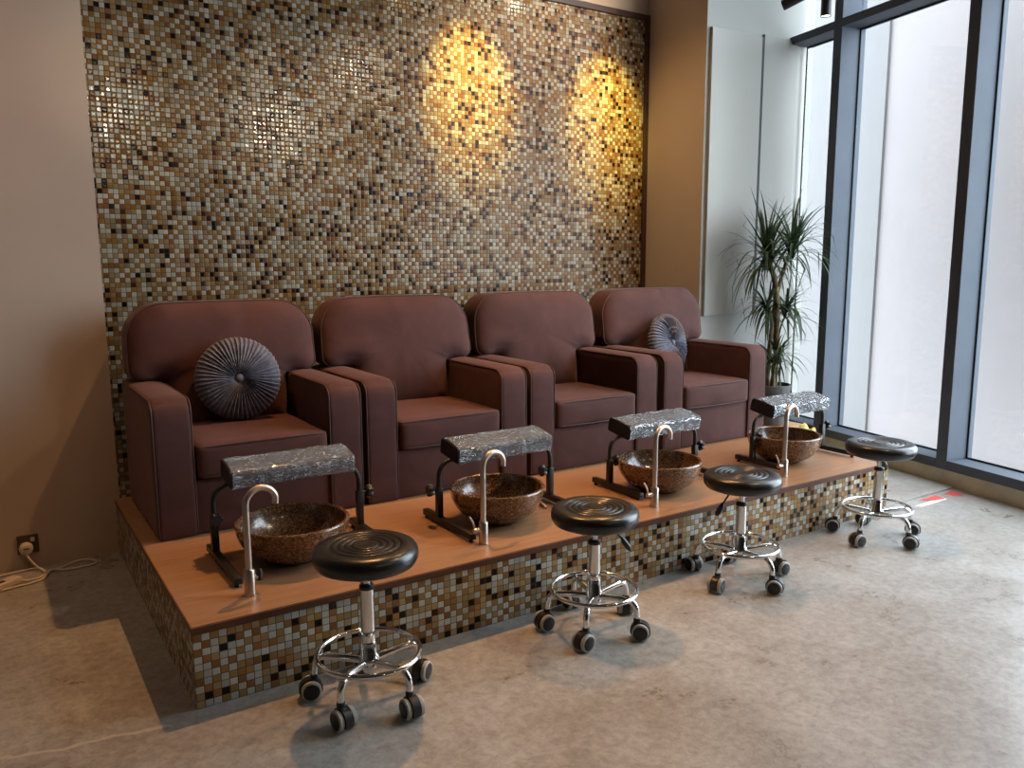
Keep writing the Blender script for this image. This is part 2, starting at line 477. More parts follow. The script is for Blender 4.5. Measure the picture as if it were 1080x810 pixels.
# window wall -------------------------------------------------------------
DEP = .18; ZK = .105; ZN = .168; ZT0, ZT1 = 3.215, 3.275
mull = [1.28 - 1.18 * k for k in range(4)]
SE = mull[-1]
sbox('wall_front', (-6.9, 0, 0), (SE, .25, CEIL), M_rearwall, 0, WM)  # unseen solid wall, put in to cut the daylight reaching the left side
bm = bmesh.new(); box(bm, (SE, .004, 0), (1.86, .22, ZK), 0, 2, WM); structure('baseboard_right', bm, M_kerb)
edges = [1.86] + mull
for k, s0 in enumerate(mull):
    bm = bmesh.new(); box(bm, (s0, 0, ZK), (s0 + .085, DEP + .05, CEIL), .003, 2, WM)
    structure('trim_%d' % (5 + k), bm, M_metalframe)
for k in range(len(mull)):
    s1 = 1.86 if k == 0 else mull[k - 1]
    s0 = mull[k] + .085
    bm = bmesh.new(); box(bm, (s0, 0, ZK), (s1, DEP + .05, ZN), .003, 2, WM)
    o = structure('window_%d' % (k + 1), bm, M_metalframe)
    bm = bmesh.new(); box(bm, (s0, 0, ZT0), (s1, DEP + .05, ZT1), .003, 2, WM); finish('transom', bm, M_metalframe, o, False)
    for z0, z1 in ((ZN, ZT0), (ZT1, CEIL)):
        bm = bmesh.new(); box(bm, (s0, DEP, z0), (s1, DEP + .012, z1), 0, 2, WM); finish('pane', bm, M_glass, o, False)
    bm = bmesh.new(); g = .012
    for lo, hi in (((s0, DEP - .006, ZN), (s0 + g, DEP, ZT0)), ((s1 - g, DEP - .006, ZN), (s1, DEP, ZT0)),
                   ((s0 + g, DEP - .006, ZN), (s1 - g, DEP, ZN + g)), ((s0 + g, DEP - .006, ZT0 - g), (s1 - g, DEP, ZT0))):
        box(bm, lo, hi, 0, 2, WM)
    finish('gasket', bm, M_gasket, o, False)

# outside: pale rendered wall across a narrow yard, with a greyer, nearly flush section at its far end
sbox('wall_outside', (.75, 1.95, -1.3), (7.5, 2.1, 4.9), M_outwall, 0, WM)
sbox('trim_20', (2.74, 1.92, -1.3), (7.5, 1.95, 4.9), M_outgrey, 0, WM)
bm = bmesh.new(); box(bm, (-12, .25, -1.5), (9, 14, -1.3), 0, 2, WM); structure('ground', bm, M_outground)

# ------------------------------------------------------------------ pedicure platform
PX1 = 3.925
def px_at(y): return PX1 - .012 + .118 * y if False else PX1 + .13 * y
plat = empty('pedicure_platform', (0, 0, 0), 'long raised platform with mosaic tiled front and orange-brown wooden top under the armchairs', 'platform')
bm = bmesh.new()
prism(bm, [(-.004, -.006), (PX1, -.006), (px_at(1.79), 1.79), (-.004, 1.79)], H - .026, H)
bmesh.ops.bevel(bm, geom=[e for e in bm.edges if abs(e.verts[0].co.z - H) < 1e-4 and abs(e.verts[1].co.z - H) < 1e-4], offset=.003, segments=2, affect='EDGES')
bm.faces.ensure_lookup_table(); bm.normal_update()
for f in bm.faces: f.material_index = 0 if f.normal.z > .9 else 1
finish('wooden_top', bm, [M_wood, M_woodedge], plat, False)
bm = bmesh.new(); uvl = bm.loops.layers.uv.new('UVMap')
prism(bm, [(0, 0), (PX1 + .05, 0), (px_at(1.79) + .01, 1.79), (0, 1.79)], 0, H - .026)
for f in bm.faces:
    f.normal_update(); n = f.normal
    for l in f.loops:
        c = l.vert.co
        l[uvl].uv = ((c.x if abs(n.y) > .5 else c.y + 50.01) + .0005, c.z) if abs(n.z) < .5 else (c.x, c.y)
finish('tiled_riser', bm, M_mosaic2, plat, False)

# ------------------------------------------------------------------ armchair
CW, ARM, SW = .955, .168, .60
def make_armchair(loc, label, seed):
    t = empty('armchair', loc, label, 'armchair', 'brown armchairs in a row on the platform')
    bm = bmesh.new(); rbox(bm, (SW + .03, .66, .2545), .012, 8, (0, .004, 0), (0, .012 + .33, .12775)); finish('base', bm, M_suede, t)
    # seat cushion
    bm = bmesh.new(); rbox(bm, (SW, .60, .152), .022, 14, (.0, .010, .016), (0, .29, .331), .0025, seed); so = finish('seat_cushion', bm, M_suede, t)
    for z in (.398, .264):
        bm = bmesh.new(); h = SW / 2 - .007
        pts = [(h, .3, z)] + [Vector(p) for p in bez((h, .03, z), (h, .0, z), (h, -.003, z), (h - .03, -.004, z), 5)]
        mid = [(x, -.004 - .0095 * max(0, math.cos(x / h * PI / 2)), z + (.004 if z > .3 else -.002) * math.cos(x / h * PI / 2)) for x in [h * (.85 - .17 * k) for k in range(11)]]
        pts = pts + mid + [Vector((-p[0], p[1], p[2])) for p in reversed(pts)]
        tube(bm, pts, .0042, 6); finish('piping', bm, M_piping, so)
    # arms
    hh, R, D = .628, .07, .80
    for sx in (-1, 1):
        cx = sx * (CW / 2 - ARM / 2)
        bm = bmesh.new(); vs = rbox(bm, (ARM, D, hh), .016, 16, (0, .003, .004), (cx, D / 2, hh / 2), .0018, seed + sx)
        for v in vs:
            a = R - v.co.y; b = v.co.z - (hh - R)
            if a > 0 and b > 0:
                L = math.hypot(a, b); m = max(a, b)
                v.co.y = R - a * m / L; v.co.z = hh - R + b * m / L
            v.co.z = max(.001, v.co.z)
            if v.co.z > .1: v.co.z -= .010 * max(0, v.co.z / hh) * ((v.co.x - cx) / (ARM / 2)) ** 2
        ao = finish('armrest', bm, M_suede, t)
        for sd in (-1, 1):
            x = cx + sd * (ARM / 2 - .004)
            pts = [(x, .004, .012), (x, .003, .25), (x, .003, hh - R - .02)]
            for k in range(9):
                th = PI / 2 * k / 8
                pts.append((x, R - (R - .003) * math.cos(th), hh - R + (R - .011) * math.sin(th)))
            pts += [(x, .25, hh - .011), (x, .56, hh - .011)]
            bm = bmesh.new(); tube(bm, pts, .004, 6); finish('piping', bm, M_piping, ao)
    # backrest: wide rounded head that wraps over the arms, narrower below
    wb, wt = SW / 2 - .004, CW / 2 - .006
    corners = [(wb, .36, .02), (wb, .622, .022), (wt, .634, .055), (wt - .012, 1.0, .175), (-wt + .012, 1.0, .175), (-wt, .634, .055), (-wb, .622, .022), (-wb, .36, .02)]
    N = 170
    out = resample(fillet(corners, 8), N)
    out = [Vector((p.x, p.y + .008 * math.cos(p.x / wt * PI / 2) * max(0, min(1, (p.y - .7) / .3)))) for p in out]
    C0 = Vector((0, .76)); th = .20
    prof = [(.0, th / 2 + .0), (.5, th / 2), (.95, th / 2), (.985, th / 2 - .01), (1, th / 2 - .03), (1, .0), (1, -th / 2 + .035), (.992, -th / 2 + .014), (.972, -th / 2 + .0),
            (.93, -th / 2 - .014), (.86, -th / 2 - .026), (.76, -th / 2 - .036), (.62, -th / 2 - .043), (.45, -th / 2 - .047), (.25, -th / 2 - .049), (0, -th / 2 - .05)]
    def P(p, s, y):
        q = C0 + (p - C0) * s
        nz = noise.noise(Vector((q.x * 5 + seed * 3, q.y * 5, seed))) * .008 + noise.noise(Vector((q.x * 14 + seed * 3, q.y * 8, seed))) * .0035 if y < -.06 else 0
        if y < -.06:        # a soft pull above each arm where the fabric is tucked in
            for sx in (-1, 1):
                d = math.hypot(q.x - sx * .335, (q.y - .66) * 1.0)
                nz += .030 * math.exp(-(d / .045) ** 2)
        return Vector((q.x, .66 + y + nz + (q.y - .40) * .13, q.y))
    bm = bmesh.new(); rings = []
    for s, y in prof:
        if s == 0: rings.append([bm.verts.new(P(C0, 1, y))])
        else: rings.append([bm.verts.new(P(p, s, y)) for p in out])
    for A, B in zip(rings[:-1], rings[1:]):
        for k in range(N):
            k2 = (k + 1) % N
            if len(A) == 1: bm.faces.new((A[0], B[k], B[k2]))
            elif len(B) == 1: bm.faces.new((A[k], A[k2], B[0]))
            else: bm.faces.new((A[k], A[k2], B[k2], B[k]))
    bo = finish('backrest', bm, M_suede, t, True, 60)
    bm = bmesh.new(); tube(bm, [P(p, .996, -th / 2 + .012) for p in out], .0042, 6, closed=True); finish('piping', bm, M_piping, bo)
    return t
for x, lab, sd in ((.542, 'brown suede armchair with a round grey cushion, at the left end of the row', 1.3),
                   (1.520, 'brown suede armchair with no cushion, second from the left wall', 4.1),
                   (2.500, 'brown suede armchair with no cushion, third from the left wall', 7.7),
                   (3.512, 'brown suede armchair with a round grey cushion half behind its arm, nearest the plant', 11.2)):
    make_armchair((x, .944, H), lab, sd)

# ------------------------------------------------------------------ round pleated cushions
def make_cushion(loc, rot, label, r=.205):
    t = empty('round_cushion', loc, label, 'cushion', 'round grey pleated cushions')
    t.rotation_euler = rot
    bm = bmesh.new(); NA, NR = 416, 15; npl = 52
    jit = [random.uniform(.55, 1.35) for _ in range(npl)]; ph = [random.uniform(-.25, .25) for _ in range(npl)]
    rows = []
    prof = []
    for k in range(NR + 1):
        a = k / NR
        prof.append((a, 1))
    def pt(a, ang, side):
        # a: 0 centre .. 1 rim
        i = ang / (2 * PI) * npl
        sw = .8 * math.sin(a * 2.2)                      # pleats run slightly slanted
        j = int(i + sw) % npl
        f = (i + sw + ph[j] * 0) % 1.0
        saw = (f if f < .82 else (1 - f) / .18 * .82)
        e = min(1, a * 3) * (1 - max(0, a - .93) / .07 * .5)
        rr = r * a * (1 + .028 * (saw - .4) * (a ** 3))
        thick = .066 * math.sqrt(max(0, 1 - (a * .985) ** 3.2)) * (1 - .45 * math.exp(-(a / .17) ** 2))
        y = thick + .0165 * (saw - .4) * jit[j] * e
        return Vector((rr * math.cos(ang), -side * y, rr * math.sin(ang)))
    for side in (1, -1):
        rings = []
        for k in range(1, NR + 1):
            a = (k / NR) ** .85
            rings.append([bm.verts.new(pt(a, 2 * PI * q / NA, side)) for q in range(NA)])
        c = bm.verts.new((0, -side * .03, 0))
        for q in range(NA): bm.faces.new((c, rings[0][q], rings[0][(q + 1) % NA]))
        for A, B in zip(rings[:-1], rings[1:]):
            for q in range(NA): bm.faces.new((A[q], B[q], B[(q + 1) % NA], A[(q + 1) % NA]))
        rows.append(rings[-1])
    for q in range(NA): bm.faces.new((rows[0][q], rows[1][q], rows[1][(q + 1) % NA], rows[0][(q + 1) % NA]))
    finish('pleated_cover', bm, M_velvet, t, True, 80)
    bm = bmesh.new(); bmesh.ops.create_uvsphere(bm, u_segments=20, v_segments=12, radius=.022)
    for v in bm.verts: v.co.y = v.co.y * .6 - .043
    finish('button', bm, M_velvet, t)
    return t
make_cushion((.553, 1.396, .924), (math.radians(-10), 0, math.radians(-6)), 'round grey pleated velvet cushion sitting upright in the leftmost armchair')
make_cushion((3.50, 1.404, .925), (math.radians(-12), math.radians(10), math.radians(12)), 'round grey pleated velvet cushion partly hidden by the arm of the armchair nearest the plant')

# ------------------------------------------------------------------ basins
def make_basin(loc, label, R=.222):
    bm = bmesh.new(); h = .158
    prof = [(0, 0), (.085, 0), (.103, .004), (.118, .018)]
    for k in range(1, 11):
        a = k / 10; prof.append((.118 + (R - .118) * math.sin(a * PI / 2 * .97) / math.sin(PI / 2 * .97), .018 + (h - .018) * (a ** 1.45)))
    prof += [(R + .002, h + .004), (R - .002, h + .010), (R - .010, h + .011), (R - .017, h + .006)]
    for k in range(9, -1, -1):
        a = k / 10; prof.append((.100 + (R - .018 - .100) * math.sin(a * PI / 2 * .97) / math.sin(PI / 2 * .97), .034 + (h - .034) * (a ** 1.45)))
    prof += [(.05, .028), (.022, .027)]
    lathe(bm, prof + [(0, .027)], 64)
    t = empty('foot_basin', loc, label, 'basin', 'speckled brown foot basins on the platform')
    finish('bowl', bm, M_stone, t)
    bm = bmesh.new(); lathe(bm, [(.0, .034), (.016, .034), (.021, .031), (.021, .0272), (0, .0272)], 24); finish('drain', bm, M_steel, t)
    return t
for x, y, R, lab in ((.497, .445, .228, 'speckled brown stone foot basin in front of the leftmost armchair'),
                     (1.455, .395, .222, 'speckled brown stone foot basin in front of the second armchair from the left'),
                     (2.437, .346, .222, 'speckled brown stone foot basin in front of the third armchair from the left'),
                     (3.498, .388, .216, 'speckled brown stone foot basin in front of the armchair nearest the window')):
    make_basin((x, y, H), lab, R)

# ------------------------------------------------------------------ taps
def make_tap(loc, label, ang, lever):
    t = empty('basin_tap', loc, label, 'tap', 'steel gooseneck taps on the platform', ang)
    bm = bmesh.new(); lathe(bm, [(0, 0), (.0235, 0), (.0235, .004), (.020, .006), (.020, .094), (.0185, .097), (0, .097)], 28); finish('tap_body', bm, M_steel, t)
    r = .059; zt = .334
    pts = [(0, 0, .09), (0, 0, .2), (0, 0, zt)] + [(r - r * math.cos(a), 0, zt + r * math.sin(a)) for a in [PI * k / 16 * .93 for k in range(1, 17)]]
    pts.append(Vector(pts[-1]) + Vector((-.002, 0, -.024)))
    bm = bmesh.new(); tube(bm, pts, .0122, 16); finish('spout', bm, M_steel, t)
    if lever:
        hd = empty_part = None
        bm = bmesh.new()
        tube(bm, [(-.012, .004, .062), (-.045, .010, .062)], [.013, .012], 14)
        lv = finish('handle', bm, M_steel, t)
        bm = bmesh.new(); tube(bm, [(-.036, .010, .066), (-.046, .014, .10), (-.062, .018, .128)], [.0055, .0048, .0045], 10); finish('lever', bm, M_steel, lv)
    else:
        bm = bmesh.new(); tube(bm, [(.012, -.002, .062), (.034, -.006, .062)], [.011, .011], 14)
        lv = finish('handle', bm, M_steel, t)
        bm = bmesh.new(); tube(bm, [(.034, -.006, .05), (.036, -.007, .075), (.038, -.008, .092)], [.013, .012, .006], 12); finish('lever', bm, M_plasticblk, lv)['label'] = 'dark lever'
    return t
for i, (x, y, w) in enumerate(((.240, .167, 'in front of the leftmost basin, with a short dark lever'), (1.232, .155, 'at the left front of the second basin from the left'),
                               (2.209, .137, 'at the left front of the third basin from the left'), (3.204, .150, 'at the left front of the basin nearest the window'))):
    make_tap((x, y, H), 'brushed steel gooseneck tap ' + w, .16, i > 0)

# ------------------------------------------------------------------ footrests
def make_footrest(loc, label, zp, kn, front, back, tied=0):
    t = empty('footrest', loc, label, 'footrest', 'black footrests with plastic wrapped pads')
    hx = .325 if tied else .315
    for i, sx in enumerate((-1, 1)):
        bm = bmesh.new(); box(bm, (sx * hx - .015, -front, .012), (sx * hx + .015, back, .040), .003)
        fo = finish('foot_bar', bm, M_black, t)
        for yy in (-front + .018, back - .018):
            bm = bmesh.new(); lathe(bm, [(0, 0), (.011, 0), (.012, .003), (.008, .0125), (0, .0125)], 14, Matrix.Translation((sx * hx, yy, 0))); finish('rubber_foot', bm, M_plasticblk, fo)
        bm = bmesh.new(); box(bm, (sx * hx - .0145, -.0145, .039), (sx * hx + .0145, .0145, zp - .165), .003); up = finish('lower_post', bm, M_black, t)
        bm = bmesh.new()
        ztop = zp - .046
        pts = [(sx * hx, 0, .12), (sx * hx, 0, zp - .15)] + bez((sx * hx, 0, ztop - .085), (sx * hx, 0, ztop - .02), (sx * (hx - .03), 0, ztop), (sx * (hx - .09), 0, ztop), 10) + [(sx * .17, 0, ztop)]
        tube(bm, pts, .0112, 12); finish('upright', bm, M_black, t)
        k = kn[i]; zk = zp - .175
        bm = bmesh.new()
        lathe(bm, [(0, .0), (.007, 0), (.007, .022), (.012, .024)], 14)
        npt = 48; ringz = ((.022, .86), (.026, 1.0), (.044, 1.0), (.049, .84))
        rings = []
        for z, s in ringz:
            rings.append([bm.verts.new(((.0255 + .0045 * math.cos(6 * a)) * s * math.cos(a), (.0255 + .0045 * math.cos(6 * a)) * s * math.sin(a), z)) for a in [2 * PI * q / npt for q in range(npt)]])
        for A, B in zip(rings[:-1], rings[1:]):
            for q in range(npt): bm.faces.new((A[q], A[(q + 1) % npt], B[(q + 1) % npt], B[q]))
        bm.faces.new(rings[0][::-1]); bm.faces.new(rings[-1])
        M = Matrix.Translation((sx * hx, 0, zk)) @ (Matrix.Rotation(PI / 2, 4, 'X') if k == 0 else Matrix.Rotation(k * PI / 2, 4, 'Y')) @ Matrix.Translation((0, 0, .011))
        for v in bm.verts: v.co = M @ v.co
        finish('knob', bm, M_plasticblk, t)
    # pad: flat-bottomed loaf section, swept along x and tipped towards the front
    tip = Matrix.Translation((0, 0, zp)) @ Matrix.Rotation(math.radians(9), 4, 'X')
    sec = fillet([(-.085, -.040, .012), (-.082, .034, .020), (.082, .034, .020), (.085, -.040, .012)], 6)
    sec = resample(sec, 96)
    def sweep(bm, xs, grow, crumple, cap):
        rings = []
        for i, x in enumerate(xs):
            ring = []
            for p in sec:
                q = Vector((p.x, p.y)); L = q.length; g = grow
                if crumple:
                    a = math.atan2(q.y, q.x)
                    n1 = noise.noise(Vector((x * 16 + loc[0] * 9, a * 2.2 + x * 9, loc[0])))
                    n2 = noise.noise(Vector((x * 46 - a * 9, a * 6.0 + x * 12, loc[0] + 3)))
                    g += crumple * (abs(n1) * 1.1 + abs(n2) * .8)
                q = q * ((L + g) / L)
                ring.append(bm.verts.new(tip @ Vector((x, q.x, q.y))))
            rings.append(ring)
        m = len(sec)
        for A, B in zip(rings[:-1], rings[1:]):
            for k in range(m): bm.faces.new((A[k], A[(k + 1) % m], B[(k + 1) % m], B[k]))
        if cap: bm.faces.new(rings[0][::-1]); bm.faces.new(rings[-1])
        return rings
    bm = bmesh.new(); sweep(bm, [-.258, -.255, -.1, 0, .1, .255, .258], 0, 0, True); pad = finish('pad', bm, M_padvinyl, t, True, 50)
    bm = bmesh.new(); xs = [-.252 + .516 * k / 170 for k in range(171)]
    r = sweep(bm, xs, .0022, .0055, False)
    c = bm.verts.new(tip @ Vector((.268, 0, 0)))
    L = r[-1]
    for k in range(len(L)): bm.faces.new((L[k], L[(k + 1) % len(L)], c))
    if tied:                 # twisted end of the film sticking out
        tube(bm, [tip @ Vector((.262, -.01, .012)), tip @ Vector((.282, -.012, .014)), tip @ Vector((.300, -.02, .020))], [.012, .005, .010], 8)
    finish('plastic_wrap', bm, M_wrap, pad, True, 70)['label'] = 'clear crinkled plastic film'
    return t
for x, y, zp, kn, fr, bk, td, w in ((.537, .600, .356, (0, 1), .35, .10, 0, 'over the leftmost basin'), (1.514, .493, .343, (-1, -1), .31, .14, 0, 'over the second basin from the left'),
                        (2.537, .495, .326, (1, 1), .25, .13, 0, 'over the third basin from the left'), (3.588, .425, .337, (1, 1), .24, .12, 1, 'over the basin nearest the window')):
    make_footrest((x, y, H), 'black metal footrest with plastic wrapped pad standing ' + w, zp, kn, fr, bk, td)

bm = bmesh.new()
tube(bm, bez((1.735, .40, H + .007), (1.76, .43, H + .007), (1.765, .50, H + .007), (1.772, .57, H + .007), 10), .007, 10)
tag(finish('drain_hose', bm, M_hose), 'short pale beige hose lying on the platform right of the second basin', 'hose')

# ------------------------------------------------------------------ stools
def make_stool(label, loc, z, rot, lever_ang, R=.2, cast=None):
    t = empty('rolling_stool', loc, label, 'stool', 'black rolling stools in front of the platform')
    sr = .179; zt = z + .036
    prof = [(0, zt - .078), (.10, zt - .078), (.150, zt - .074), (.168, zt - .066), (.177, zt - .050), (sr, zt - .034), (.176, zt - .018), (.168, zt - .008), (.155, zt - .002), (.140, zt)]
    for rg in (.118, .094, .071, .049):
        for d, dz in ((.0085, 0), (.005, -.0008), (.0025, -.0042), (0, -.0052), (-.0025, -.0042), (-.005, -.0008), (-.0085, 0)):
            prof.append((rg + d, zt + dz - .001))
    prof += [(.03, zt - .0025), (0, zt - .003)]
    bm = bmesh.new(); lathe(bm, prof, 72); finish('seat', bm, M_vinyl, t, True, 70)
    zb = zt - .078
    bm = bmesh.new(); box(bm, (-.06, -.06, zb - .010), (.06, .06, zb + .002), .003); finish('seat_plate', bm, M_black, t)
    bm = bmesh.new(); lathe(bm, [(0, zb - .11), (.0135, zb - .11), (.0135, zb), (0, zb)], 20); lift = finish('gas_lift', bm, M_chrome, t)
    zc = zb - .068
    bm = bmesh.new(); lathe(bm, [(0, zc - .012), (.026, zc - .012), (.026, zc), (.020, zc + .006), (0, zc + .006)], 24); finish('collar', bm, M_plasticblk, lift)
    bm = bmesh.new(); lathe(bm, [(0, .20), (.0245, .20), (.0245, zc - .012), (0, zc - .012)], 28); finish('cylinder', bm, M_chrome, lift)
    bm = bmesh.new(); lathe(bm, [(0, .098), (.020, .098), (.022, .104), (.033, .115), (.036, .128), (.036, .150), (.028, .160), (.0275, .204), (.0255, .210), (0, .210)], 28); finish('hub', bm, M_chrome, t)
    bm = bmesh.new(); tube(bm, [(.176 * math.cos(2 * PI * k / 72), .176 * math.sin(2 * PI * k / 72), .168) for k in range(72)], .0088, 12, closed=True); finish('foot_ring', bm, M_chrome, t)
    for k in range(5):
        a = rot + 2 * PI * k / 5; ca, sa = math.cos(a), math.sin(a)
        def rad(r, zz, side=0.0): return Vector((ca * r - sa * side, sa * r + ca * side, zz))
        pts = [rad(.025, .140), rad(.08, .146), rad(.125, .150)] + bez(rad(.15, .151), rad(.185, .151), rad(R, .130), rad(R, .082), 10)
        bm = bmesh.new(); tube(bm, pts, [.0125] * 3 + [.0115] * 11, 12); finish('leg', bm, M_chrome, t)
        # caster: hood, two wheels, stem, swivelled off the leg line
        sw = a + (cast or [0.6, -0.9, 0.35, 1.1, -0.3])[k]
        M = Matrix.Translation(rad(R, 0)) @ Matrix.Rotation(sw, 4, 'Z') @ Matrix.Translation((.014, 0, 0)) @ Matrix.Scale(1.28, 4)
        bm = bmesh.new()
        # hood: half-round shell over the wheels
        hw = .0115; ro = .0315; zc2 = .0275
        prof2 = [(ro * math.cos(th), zc2 + ro * math.sin(th)) for th in [math.radians(-28 + 226 * q / 18) for q in range(19)]]
        A = [bm.verts.new((x, -hw, zz)) for x, zz in prof2]; B = [bm.verts.new((x, hw, zz)) for x, zz in prof2]
        bm.faces.new(A[::-1]); bm.faces.new(B)
        for q in range(len(A)): bm.faces.new((A[q], A[(q + 1) % len(A)], B[(q + 1) % len(A)], B[q]))
        bmesh.ops.bevel(bm, geom=[e for e in bm.edges if len(e.link_faces) == 2 and e.calc_face_angle(0) > 1.2], offset=.002, segments=2, affect='EDGES')
        for v in bm.verts: v.co = M @ v.co
        lathe(bm, [(0, .055), (.0145, .055), (.0145, .084), (.0130, .088), (0, .088)], 18, Matrix.Translation(rad(R, 0)))
        co = finish('caster', bm, M_plasticblk, t)
        for sd in (-1, 1):
            bm = bmesh.new()
            MM = M @ Matrix.Translation((0, sd * .0115, zc2)) @ Matrix.Rotation(-sd * PI / 2, 4, 'X')
            lathe(bm, [(.0165, 0), (.0250, .0005), (.0275, .003), (.0275, .0115), (.0250, .0140), (.0200, .0150), (.0195, .0135), (0.0165, .0135)], 28, MM)
            wl = finish('wheel', bm, M_wheel, co)
            bm = bmesh.new(); lathe(bm, [(0, .002), (.0222, .002), (.0222, .0146), (.0195, .0158), (.006, .0164), (0, .0164)], 24, MM); 
            hb = finish('wheel_cap', bm, M_plasticblk, co)
    ca, sa = math.cos(lever_ang), math.sin(lever_ang)
    bm = bmesh.new()
    pts = [(ca * .03, sa * .03, zb - .006), (ca * .075, sa * .075, zb - .016), (ca * .105, sa * .105, zb - .052), (ca * .120, sa * .120, zb - .072)]
    tube(bm, pts, [.0045, .0045, .0045, .005], 10)
    lv = finish('height_lever', bm, M_black, t)
    bm = bmesh.new(); tube(bm, [Vector(pts[3]) + Vector((-ca * .01, -sa * .01, .018)), Vector(pts[3]), Vector(pts[3]) + Vector((ca * .018, sa * .018, -.026)), Vector(pts[3]) + Vector((ca * .026, sa * .026, -.04))], [.006, .015, .016, .007], 12, flat=.8); finish('paddle', bm, M_plasticblk, lv)
    return t
d2r = math.radians
make_stool('black padded rolling stool nearest the camera, in front of the leftmost basin', (.522, -.250, 0), .521, d2r(2), d2r(75), .192)
make_stool('black padded rolling stool second from the left, in front of the second basin', (1.512, -.256, 0), .483, d2r(6), d2r(-32), .193, [.9, .2, .5, -.6, .4])
make_stool('black padded rolling stool third from the left, in front of the third basin', (2.415, -.232, 0), .482, d2r(-22), d2r(172), .205, [.3, .8, -.7, .1, .6])
make_stool('black padded rolling stool closest to the window, at the right end of the platform', (3.487, -.245, 0), .496, d2r(-25), d2r(20), .206, [-.6, .7, .2, -.4, .5])

# ------------------------------------------------------------------ plant in its corner
PXc, PYc, SZ = 4.68, 1.45, .215
st = empty('plant_stand', (PXc, PYc, .013), 'low tan wooden stand under the potted plant', 'plant stand')
bm = bmesh.new(); box(bm, (-.19, -.19, SZ - .045), (.19, .19, SZ - .013), .006); finish('stand_top', bm, M_tan, st)
for sx in (-1, 1):
    for sy in (-1, 1):
        bm = bmesh.new(); box(bm, (sx * .16 - .02, sy * .16 - .02, 0), (sx * .16 + .02, sy * .16 + .02, SZ - .045), .004); finish('leg', bm, M_tan, st)
pl = empty('potted_plant', (PXc, PYc, SZ), 'tall green dracaena with spiky crowns in a grey pot by the window', 'plant')
bm = bmesh.new(); PR = .148; PHt = .315
lathe(bm, [(0, 0), (.115, 0), (.122, .006), (PR - .004, PHt - .045), (PR, PHt - .043), (PR + .002, PHt - .004), (PR - .002, PHt), (PR - .010, PHt), (PR - .013, PHt - .03), (0, PHt - .03)], 48)
finish('pot', bm, M_pot, pl)
bm = bmesh.new(); lathe(bm, [(0, PHt - .022), (.08, PHt - .018), (PR - .0125, PHt - .026), (PR - .0125, PHt - .0302), (0, PHt - .0302)], 32); finish('soil', bm, M_soil, pl)
def trunk(pts, r0, r1):
    bm = bmesh.new(); n = len(pts) - 1
    P = []
    for i in range(n):
        for k in range(8): P.append(Vector(pts[i]).lerp(Vector(pts[i + 1]), k / 8))
    P.append(Vector(pts[-1]))
    tube(bm, P, [(r0 + (r1 - r0) * i / len(P)) * (1 + .10 * math.sin(i * 1.9)) for i in range(len(P))], 12)
    return finish('trunk', bm, M_bark, pl)
Z0 = PHt - .02
trunk([(.02, 0, Z0), (.03, -.01, .55), (.02, 0, .95), (-.01, .01, 1.15), (-.075, .028, 1.29)], .028, .020)
trunk([(-.03, .02, Z0), (-.02, .02, .6), (.015, .01, .98), (.06, -.01, 1.18), (.118, -.037, 1.37)], .019, .015)
trunk([(.04, .03, Z0), (.06, .03, .55), (.075, .02, .78)], .016, .012)
trunk([(-.02, -.03, Z0), (-.03, -.04, .42), (-.03, -.05, .48)], .014, .012)
def crown(c, n, lmin, lmax, up, spread=1.0, wid=.0092, seed=0, droop=1.0, tall=.1):
    rnd = random.Random(seed); bm = bmesh.new(); c = Vector(c)
    for i in range(n):
        az = rnd.uniform(0, 2 * PI)
        el = rnd.uniform(-.35, 1.45) if rnd.random() > up else rnd.uniform(.75, 1.45)
        L = rnd.uniform(lmin, lmax); w = wid * rnd.uniform(.75, 1.25)
        d = Vector((math.cos(az) * math.cos(el), math.sin(az) * math.cos(el), math.sin(el)))
        p = c + Vector((rnd.uniform(-.015, .015), rnd.uniform(-.015, .015), rnd.uniform(-tall, tall * .4)))
        g = rnd.uniform(.5, 2.2) * droop * (.6 if el > 1.0 else 1.0)
        m = 9; side = d.cross(Vector((0, 0, 1)))
        side = side.normalized() if side.length > .01 else Vector((1, 0, 0))
        prev = None
        for k in range(m + 1):
            tt = k / m
            ww = w * (1 - tt ** 2.2) * (.55 + .45 * min(1, tt * 5)) + .0006
            nrm = side.cross(d).normalized()
            row = [bm.verts.new(p - side * ww - nrm * ww * -.25), bm.verts.new(p), bm.verts.new(p + side * ww + nrm * ww * .25)]
            if prev:
                bm.faces.new((prev[0], prev[1], row[1], row[0])); bm.faces.new((prev[1], prev[2], row[2], row[1]))
            prev = row
            p = p + d * (L / m)
            d = (d + Vector((0, 0, -1)) * g * .16).normalized()
            for ax, lim, sg in ((1, YL - .11 - PYc, 1), (0, .33, 1)):     # leaves stay clear of wall and mullion
                if sg * p[ax] > lim and d[ax] > 0: d[ax] *= -.3
    return finish('leaf_crown', bm, M_leaf, pl, True, 80)
crown((-.085, .03, 1.30), 105, .32, .56, .30, seed=1, droop=1.1)
crown((.125, -.04, 1.38), 85, .30, .54, .34, seed=2, droop=1.05)
crown((-.06, .03, .92), 46, .24, .42, .10, seed=3, droop=1.3, tall=.05)
crown((.11, -.02, .88), 56, .24, .42, .30, seed=4, droop=1.2, tall=.06)
crown((-.03, -.05, .50), 34, .22, .42, .25, seed=5, droop=1.2, tall=.05)
crown((.05, .0, .52), 34, .22, .40, .25, seed=6, droop=1.2, tall=.05)

